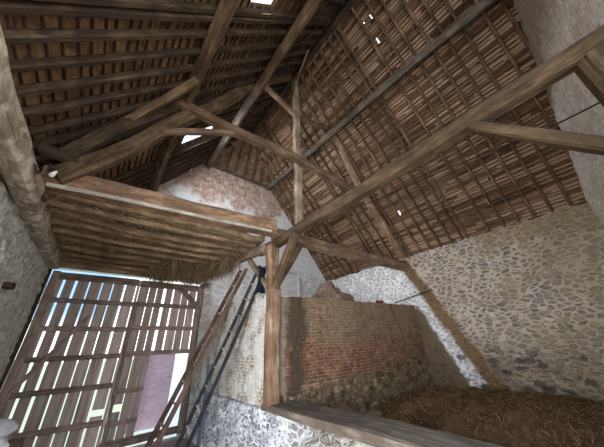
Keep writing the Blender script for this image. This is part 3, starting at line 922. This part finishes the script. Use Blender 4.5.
# ---------------------------------------------------------------- brick enclosure in the aisle
enc = tag(empty('brick_enclosure', (2.15, 3.45, 0)), 'old brick walled enclosure with rubble footing behind the post', 'brick wall')
def loc(me):
    for v in me.vertices: v.co -= Vector((2.15, 3.45, 0))
    return me
def enc_obj(name, me, mat):
    # keep texture coordinates in metres of the place: mesh in world, parent offset undone
    o = link(name, me, mat, enc)
    o.location = (-2.15, -3.45, 0)
    return o
ftop = lambda u: 2.35 + .02 * (u - 2.2) + .02 * noise.noise((u * 4, 1, 0)) + .012 * noise.noise((u * 17, 1, 0)) - (.05 if u < 2.3 else 0)
def fdisp(u, v):
    e = max(0, min(1, (v - 1.0) / .25))
    return stone_bump((u, 1, v), 6, .012) * e + .03 * noise.noise((u * 1.2, v * 1.2, 0))
enc_obj('front_wall', rough_wall(2.17, 6.40, .55, ftop, lambda u, v, d: Vector((u, 3.47 - d, v)), .3, 210, 90, fdisp), 'brick')
stop = lambda u: 2.36 + .16 * math.sin(min(1, (u - 3.45) / 1.6) * math.pi / 2) - (.42 * max(0, (u - 5.1) / 1.5)) + .03 * noise.noise((u * 5, 3, 0))
enc_obj('side_wall', rough_wall(3.50, YB - .03, .80, stop, lambda u, v, d: Vector((2.16 - d, u, v)), .3, 150, 80, lambda u, v: stone_bump((4, u, v), 6, .014)), 'brick_side')
rtop = lambda u: 1.0 + .05 * (u - 2.5) + .12 * noise.noise((u * 2.2, 8, 0)) + .05 * noise.noise((u * 7, 8, 0)) + (.25 if u > 5.2 else 0) * (min(1, (u - 5.2) / .8))
enc_obj('rubble_footing', rough_wall(2.2, 6.40, .50, rtop, lambda u, v, d: Vector((u, 3.45 - d - .05 * max(0, 1 - (v - .5) / .6), v)), .08, 190, 40,
        lambda u, v: stone_bump((u, 2, v), 7.5, .035) + .01), 'rubble')
timber('timber_sill', [(2.27, 3.60, .885), (2.24, 2.0, .885), (2.24, .3, .88), (2.24, -1.0, .88)], .46, .09, 'sill', 'broad worn timber sill lying on the low stone wall', 'sill', wob=.012, chamfer=.08)

# mound behind the brick wall
def dome_mesh(c, rx, ry, rz, amp, sc):
    bm = bmesh.new()
    bmesh.ops.create_icosphere(bm, subdivisions=5, radius=1)
    for v in bm.verts:
        k = 1 + amp * noise.noise(v.co * sc) + amp * .4 * noise.noise(v.co * sc * 3)
        v.co = Vector((v.co.x * rx * k, v.co.y * ry * k, v.co.z * rz * k))
    me = bpy.data.meshes.new('dome'); bm.to_mesh(me); bm.free()
    for p in me.polygons: p.use_smooth = True
    return me
o = link('brick_mound', dome_mesh(None, .95, .55, 1.08, .22, 2.1), 'mound'); o.location = (4.85, 5.0, 1.98)
tag(o, 'rounded pinkish brick mound showing above the brick enclosure wall', 'mound')
def lump(name, p, r, mat, label, cat, group=None, squash=.8):
    o = link(name, dome_mesh(None, r, r, r * squash, .22, 2.0), mat); o.location = p
    return tag(o, label, cat, group)
lump('red_clod', (5.18, 3.70, 2.47), .05, 'red', 'small dark red lump on the brick wall top, left one', 'object', 'red lumps on the wall top')
lump('red_clod', (5.32, 3.70, 2.475), .055, 'red', 'small dark red lump on the brick wall top, right one', 'object', 'red lumps on the wall top')
timber('iron_rod', [(5.72, 3.56, 2.47), (6.36, 2.92, 2.72)], .025, .025, 'iron', 'dark iron rod slanting from brick wall top to clay band', 'rod', round_=True, wob=.002)

# ---------------------------------------------------------------- hay on the aisle floor
def hay_z(x, y):
    e = max(0, min(1, (x - 2.95 - .25 * max(0, y - 1.0)) / .8))
    return .44 + .23 * e + .04 * math.exp(-((y - 1.9) / .8) ** 2) * e + .06 * noise.noise((x * 1.4, y * 1.4, 3)) + .04 * noise.noise((x * 3.5, y * 3.5, 1))
def hay_mesh():
    verts, faces = [], []
    nx, ny = 90, 110
    for i in range(nx + 1):
        for j in range(ny + 1):
            x = 2.6 + 3.8 * i / nx; y = -.55 + 3.95 * j / ny
            verts.append((x, y, hay_z(x, y) + .02 * noise.noise((x * 13, y * 13, 0))))
    for i in range(nx):
        for j in range(ny):
            a = i * (ny + 1) + j
            faces.append((a, a + ny + 1, a + ny + 2, a + 1))
    return mesh_from(verts, faces, 'hay', True)
hay = tag(link('hay_heap', hay_mesh(), 'hay_base'), 'heap of brown hay spread along the foot of the right stone wall', 'hay', kind='stuff')
def s_hay(rr):
    x = rr.uniform(2.9, 6.36); y = rr.uniform(-.4, 3.4)
    return (x, y, hay_z(x, y) - .01), (rr.uniform(-1, 1), rr.uniform(-1, 1), rr.uniform(-.05, .75)), rr.uniform(.05, .16), rr.uniform(.0015, .003), rr.uniform(0, .06)
strands('loose_straw', 14000, s_hay, 'straw', 31, hay)

# ---------------------------------------------------------------- ladders
def ladder(name, foot, top, half, rail_w, rail_h, mat, rung_mat, nr, label):
    foot, top = Vector(foot), Vector(top)
    root = tag(empty(name, foot), label, 'ladder')
    d = (top - foot).normalized()
    side = Vector((-.06, 1, 0)); side = (side - d * side.dot(d)).normalized()
    for s in (-1, 1):
        timber('rail', [foot + side * half * s, top + side * half * .9 * s], rail_w, rail_h, mat, parent=root, up=d.cross(side), wob=.006)
    for k in range(nr):
        t = (k + .7) / nr
        p = foot.lerp(top, t)
        hw = half * (1 - .1 * t) + .015
        timber('rung', [p - side * hw, p + side * hw], .034, .034, rung_mat, parent=root, wob=.003, round_=True, step=.1)
    return root
ladder('ladder', (1.07, 5.60, 0), (2.40, 5.26, 3.26), .17, .055, .075, 'ladder_brown', 'rung', 11, 'brown wooden ladder leaning on the enclosure side wall, left of the dark one')
ladder('ladder', (1.41, 5.13, 0), (2.30, 4.14, 3.04), .17, .04, .055, 'ladder_dark', 'rung', 11, 'dark narrow-railed ladder leaning nearer the post')
timber('leaning_board', [(2.00, 5.80, 0.02), (2.02, 5.78, 1.34)], .16, .03, 'slate_board', 'narrow blue-grey board standing against the whitewashed wall behind the ladders', 'board', up=(1, 0, 0))

# ---------------------------------------------------------------- small things
def cable_mesh(pts, r):
    path = spline(pts, 60)
    verts, faces = [], []
    for i, p in enumerate(path):
        t = (path[min(i + 1, 60)] - path[max(i - 1, 0)]).normalized()
        a = t.cross(Vector((0, 0, 1))).normalized(); b = a.cross(t)
        for k in range(6):
            verts.append(p + a * r * math.cos(k * math.pi / 3) + b * r * math.sin(k * math.pi / 3))
    for i in range(60):
        for k in range(6):
            faces.append((i * 6 + k, i * 6 + (k + 1) % 6, i * 6 + 6 + (k + 1) % 6, i * 6 + 6 + k))
    return mesh_from(verts, faces, 'cable', True)
o = link('cable', cable_mesh([(4.05, front_y(4.05), 4.03), (4.0, -.1, 4.01), (4.0, .95, 4.15), (4.0, 2.6, 4.30), (4.1, 3.34, 4.6), (4.5, 3.4, 5.2)], .010), 'cable')
tag(o, 'thin black cable strung under the right roof slope', 'cable')
# lamp bulb by the wall plate
t = tag(empty('light_bulb', (-.76, 3.24, 3.36)), 'small white bulb hanging beside the bleached wall plate', 'light bulb')
bm = bmesh.new()
prof = [(0, -.085), (.022, -.08), (.036, -.06), (.038, -.04), (.028, -.01), (.017, .02), (.015, .04), (0, .04)]
rings = []
for (r, z) in prof:
    rings.append([bm.verts.new((r * math.cos(a * math.pi / 6), r * math.sin(a * math.pi / 6), z)) for a in range(12)] if r else [bm.verts.new((0, 0, z))])
for a, b in zip(rings, rings[1:]):
    for k in range(12):
        vs = [a[k % len(a)], a[(k + 1) % len(a)] if len(a) > 1 else None, b[(k + 1) % len(b)] if len(b) > 1 else None, b[k % len(b)]]
        bm.faces.new([v for v in vs if v])
me = bpy.data.meshes.new('glass'); bm.to_mesh(me); bm.free()
g = link('glass', me, 'bulb', t); g.scale = (.68, .68, .68); g.rotation_euler = (.3, .5, 0)
timber('socket', [(-.77, 3.23, 3.39), (-.82, 3.21, 3.43)], .035, .035, 'iron', parent=t, round_=True, wob=0)
def staple(y, z, label):
    t = link('iron_staple', None or cable_mesh([(-.88, y - .06, z - .02), (-.84, y - .07, z - .03), (-.83, y, z - .07), (-.84, y + .07, z - .01), (-.88, y + .06, z + .02)], .011), 'rust')
    return tag(t, label, 'staple', 'iron staples on the wall plate')
staple(3.05, 3.27, 'rusty iron staple on the wall plate, nearer the viewer')
staple(3.66, 3.27, 'rusty iron staple on the wall plate beside the tie beam end')
timber('wooden_peg', [(-1.15, 4.50, 2.39), (-.92, 4.50, 2.39)], .16, .07, 'oak_dark_shaded', 'dark timber end sticking out of the left wall', 'beam end')
# blue cloth
def cloth():
    verts, faces = [], []
    nx, nz = 10, 18
    for s in (0, 1):
        for i in range(nx + 1):
            for j in range(nz + 1):
                u = i / nx - .5; v = j / nz
                w = .20 * (1 - .45 * v) + .03 * noise.noise((v * 5, 2, 0))
                verts.append((u * w * 1.1, .035 * math.sin(u * 14 + v * 2) * (1 - v) + (.05 * s) * (1 - v * .6), v * .52 + .03 * noise.noise((u * 6, 0, 0))))
    W = nz + 1; half = (nx + 1) * W
    for s in (0, 1):
        for i in range(nx):
            for j in range(nz):
                a = s * half + i * W + j
                faces.append((a, a + W, a + W + 1, a + 1))
    for i in range(nx):
        for j in (0, nz):
            a = i * W + j; faces.append((a, a + W, a + W + half, a + half))
    for j in range(nz):
        for i in (0, nx):
            a = i * W + j; faces.append((a, a + 1, a + 1 + half, a + half))
    return mesh_from(verts, faces, 'cloth', True)
o = link('hanging_cloth', cloth(), 'blue_cloth'); o.location = (2.03, 3.68, 2.42); o.scale = (.75, .8, .85)
tag(o, 'dark blue cloth hanging behind the left side of the post', 'cloth')
# white hatch in the gable
h = tag(empty('loft_hatch', (4.55, 6.60, 2.95)), 'whitewashed plank hatch in the far gable wall, above the brick enclosure', 'hatch')
link('panel', box_mesh([((-.42 + .212 * k, 0, 0), (-.42 + .212 * k + .205, .05, .82)) for k in range(4)]), 'white_door', h)
for z in (.12, .66):
    timber('batten', [(4.12, 6.585, 2.95 + z), (4.98, 6.585, 2.95 + z)], .03, .07, 'white_door', parent=h, wob=.002)
for a, b in (((4.09, 6.59, 2.9), (4.09, 6.59, 3.82)), ((5.01, 6.59, 2.9), (5.01, 6.59, 3.82)), ((4.05, 6.59, 3.82), (5.05, 6.59, 3.82))):
    timber('frame', [a, b], .05, .06, 'white_door', parent=h, up=(0, 1, 0), wob=.002)
# white sacks low on the left
def sack_mesh(seed):
    bm = bmesh.new(); bmesh.ops.create_cube(bm, size=1)
    bmesh.ops.subdivide_edges(bm, edges=bm.edges[:], cuts=7, use_grid_fill=True)
    for v in bm.verts:
        c = v.co
        e = max(abs(c.x), abs(c.y)) * 2
        c.z *= .16 * (1 - .82 * e ** 4) * 1.6
        c.x *= .62; c.y *= .42
        c.z += .02 * noise.noise((c.x * 7, c.y * 7, seed)); c.x += .02 * noise.noise((c.y * 6, c.z * 6, seed))
    me = bpy.data.meshes.new('sack'); bm.to_mesh(me); bm.free()
    for p in me.polygons: p.use_smooth = True
    return me
cr = tag(empty('wooden_crate', (-.66, 5.0, 0)), 'plain wooden crate under the white plastic sacks by the left wall', 'crate')
bx = []
for k in range(4):
    bx += [((-.28, -.30, .04 + k * .15), (.28, -.28, .17 + k * .165)), ((-.28, .28, .04 + k * .165), (.28, .30, .17 + k * .165)),
           ((-.30, -.28, .04 + k * .165), (-.28, .28, .17 + k * .165)), ((.28, -.28, .04 + k * .165), (.30, .28, .17 + k * .165))]
link('slats', box_mesh(bx), 'plank', cr)
for sx in (-1, 1):
    for sy in (-1, 1):
        link('corner_post', box_mesh([((sx * .25 - .03, sy * .25 - .03, 0), (sx * .25 + .03, sy * .25 + .03, .69))]), 'plank', cr)
link('lid', box_mesh([((-.30, -.30, .69), (.30, .30, .715))]), 'plank', cr)
for k, (z, rz, lb) in enumerate(((.79, .2, 'white plastic sack lying on the crate, the lower one'), (.925, -.25, 'white plastic sack with blue stripe, topmost by the left wall'))):
    o = link('plastic_sack', sack_mesh(k), 'white_plastic'); o.location = (-.80, 5.0, z - .07); o.rotation_euler = (0, 0, rz)
    tag(o, lb, 'sack', 'white plastic sacks')
    if k == 1:
        s = link('blue_stripe', box_mesh([((.18, -.19, -.03), (.22, .19, .075))]), 'blue_print', o)

# ---------------------------------------------------------------- daylight
w = bpy.data.worlds.new('sky'); scene.world = w; w.use_nodes = True
nt = w.node_tree
bg = nt.nodes['Background']
tc = nt.nodes.new('ShaderNodeTexCoord'); sx = nt.nodes.new('ShaderNodeSeparateXYZ'); cr = nt.nodes.new('ShaderNodeValToRGB')
nt.links.new(tc.outputs['Generated'], sx.inputs[0]); nt.links.new(sx.outputs['Z'], cr.inputs['Fac'])
els = cr.color_ramp.elements
els[0].position = 0.0; els[0].color = (.95, 1.0, .95, 1)
els[1].position = .07; els[1].color = (1.0, 1.0, 1.0, 1)
e = els.new(.45); e.color = (.85, .93, 1.0, 1)
# a patch of blue sky between the clouds, low and to the left of the doors
mr = nt.nodes.new('ShaderNodeMapRange'); mr.interpolation_type = 'SMOOTHSTEP'
nt.links.new(sx.outputs['X'], mr.inputs['Value'])
mr.inputs['From Min'].default_value = .12; mr.inputs['From Max'].default_value = -.02
mz = nt.nodes.new('ShaderNodeMapRange'); mz.interpolation_type = 'SMOOTHSTEP'
nt.links.new(sx.outputs['Z'], mz.inputs['Value'])
mz.inputs['From Min'].default_value = .05; mz.inputs['From Max'].default_value = .12
mm = nt.nodes.new('ShaderNodeMath'); mm.operation = 'MULTIPLY'
nt.links.new(mr.outputs['Result'], mm.inputs[0]); nt.links.new(mz.outputs['Result'], mm.inputs[1])
mc = nt.nodes.new('ShaderNodeMixRGB'); mc.inputs[2].default_value = (.24, .42, .66, 1)
nt.links.new(mm.outputs[0], mc.inputs[0]); nt.links.new(cr.outputs['Color'], mc.inputs[1])
nt.links.new(mc.outputs[0], bg.inputs['Color'])
bg.inputs['Strength'].default_value = 2.2
def daylight(name, loc, target, sx_, sy_, power, col, spread=math.pi):
    L = bpy.data.lights.new(name, 'AREA'); L.shape = 'RECTANGLE'; L.size = sx_; L.size_y = sy_; L.energy = power; L.color = col; L.spread = spread
    o = bpy.data.objects.new(name, L); COL.objects.link(o); o.location = loc
    o.rotation_euler = (Vector(target) - Vector(loc)).to_track_quat('-Z', 'Y').to_euler()
    return o
daylight('open_barn_door_daylight', (-1.6, .9, 1.3), (4.0, 1.3, 1.7), 3.2, 2.3, 105, (1.0, .97, .93))
daylight('low_door_fill', (-1.65, 1.0, 1.5), (3.2, 4.0, .7), 3.0, 2.2, 130, (.97, .98, 1.0), math.radians(105))  # added low fill, aimed at the low wall and enclosure side
daylight('near_end_fill', (1.7, -2.6, 2.2), (-.6, 4.5, 2.2), 3.0, 3.2, 110, (.97, .97, 1.0))  # added fill from beyond the unseen near end, aimed at the left wall
for nm, h, pw in (('roof_glass_daylight', HOLES_L[0], 8), ('far_roof_glass_daylight', HOLES_L[1], 105)):
    c = roof_pt(-1, (h[0] + h[1]) / 2, (h[2] + h[3]) / 2, .0)
    daylight(nm, c, c - nL, h[1] - h[0], h[3] - h[2], pw, (.88, .94, 1.0))

scene.view_settings.view_transform = 'Standard'
scene.view_settings.look = 'None'
scene.view_settings.gamma = 1
scene.view_settings.exposure = 0
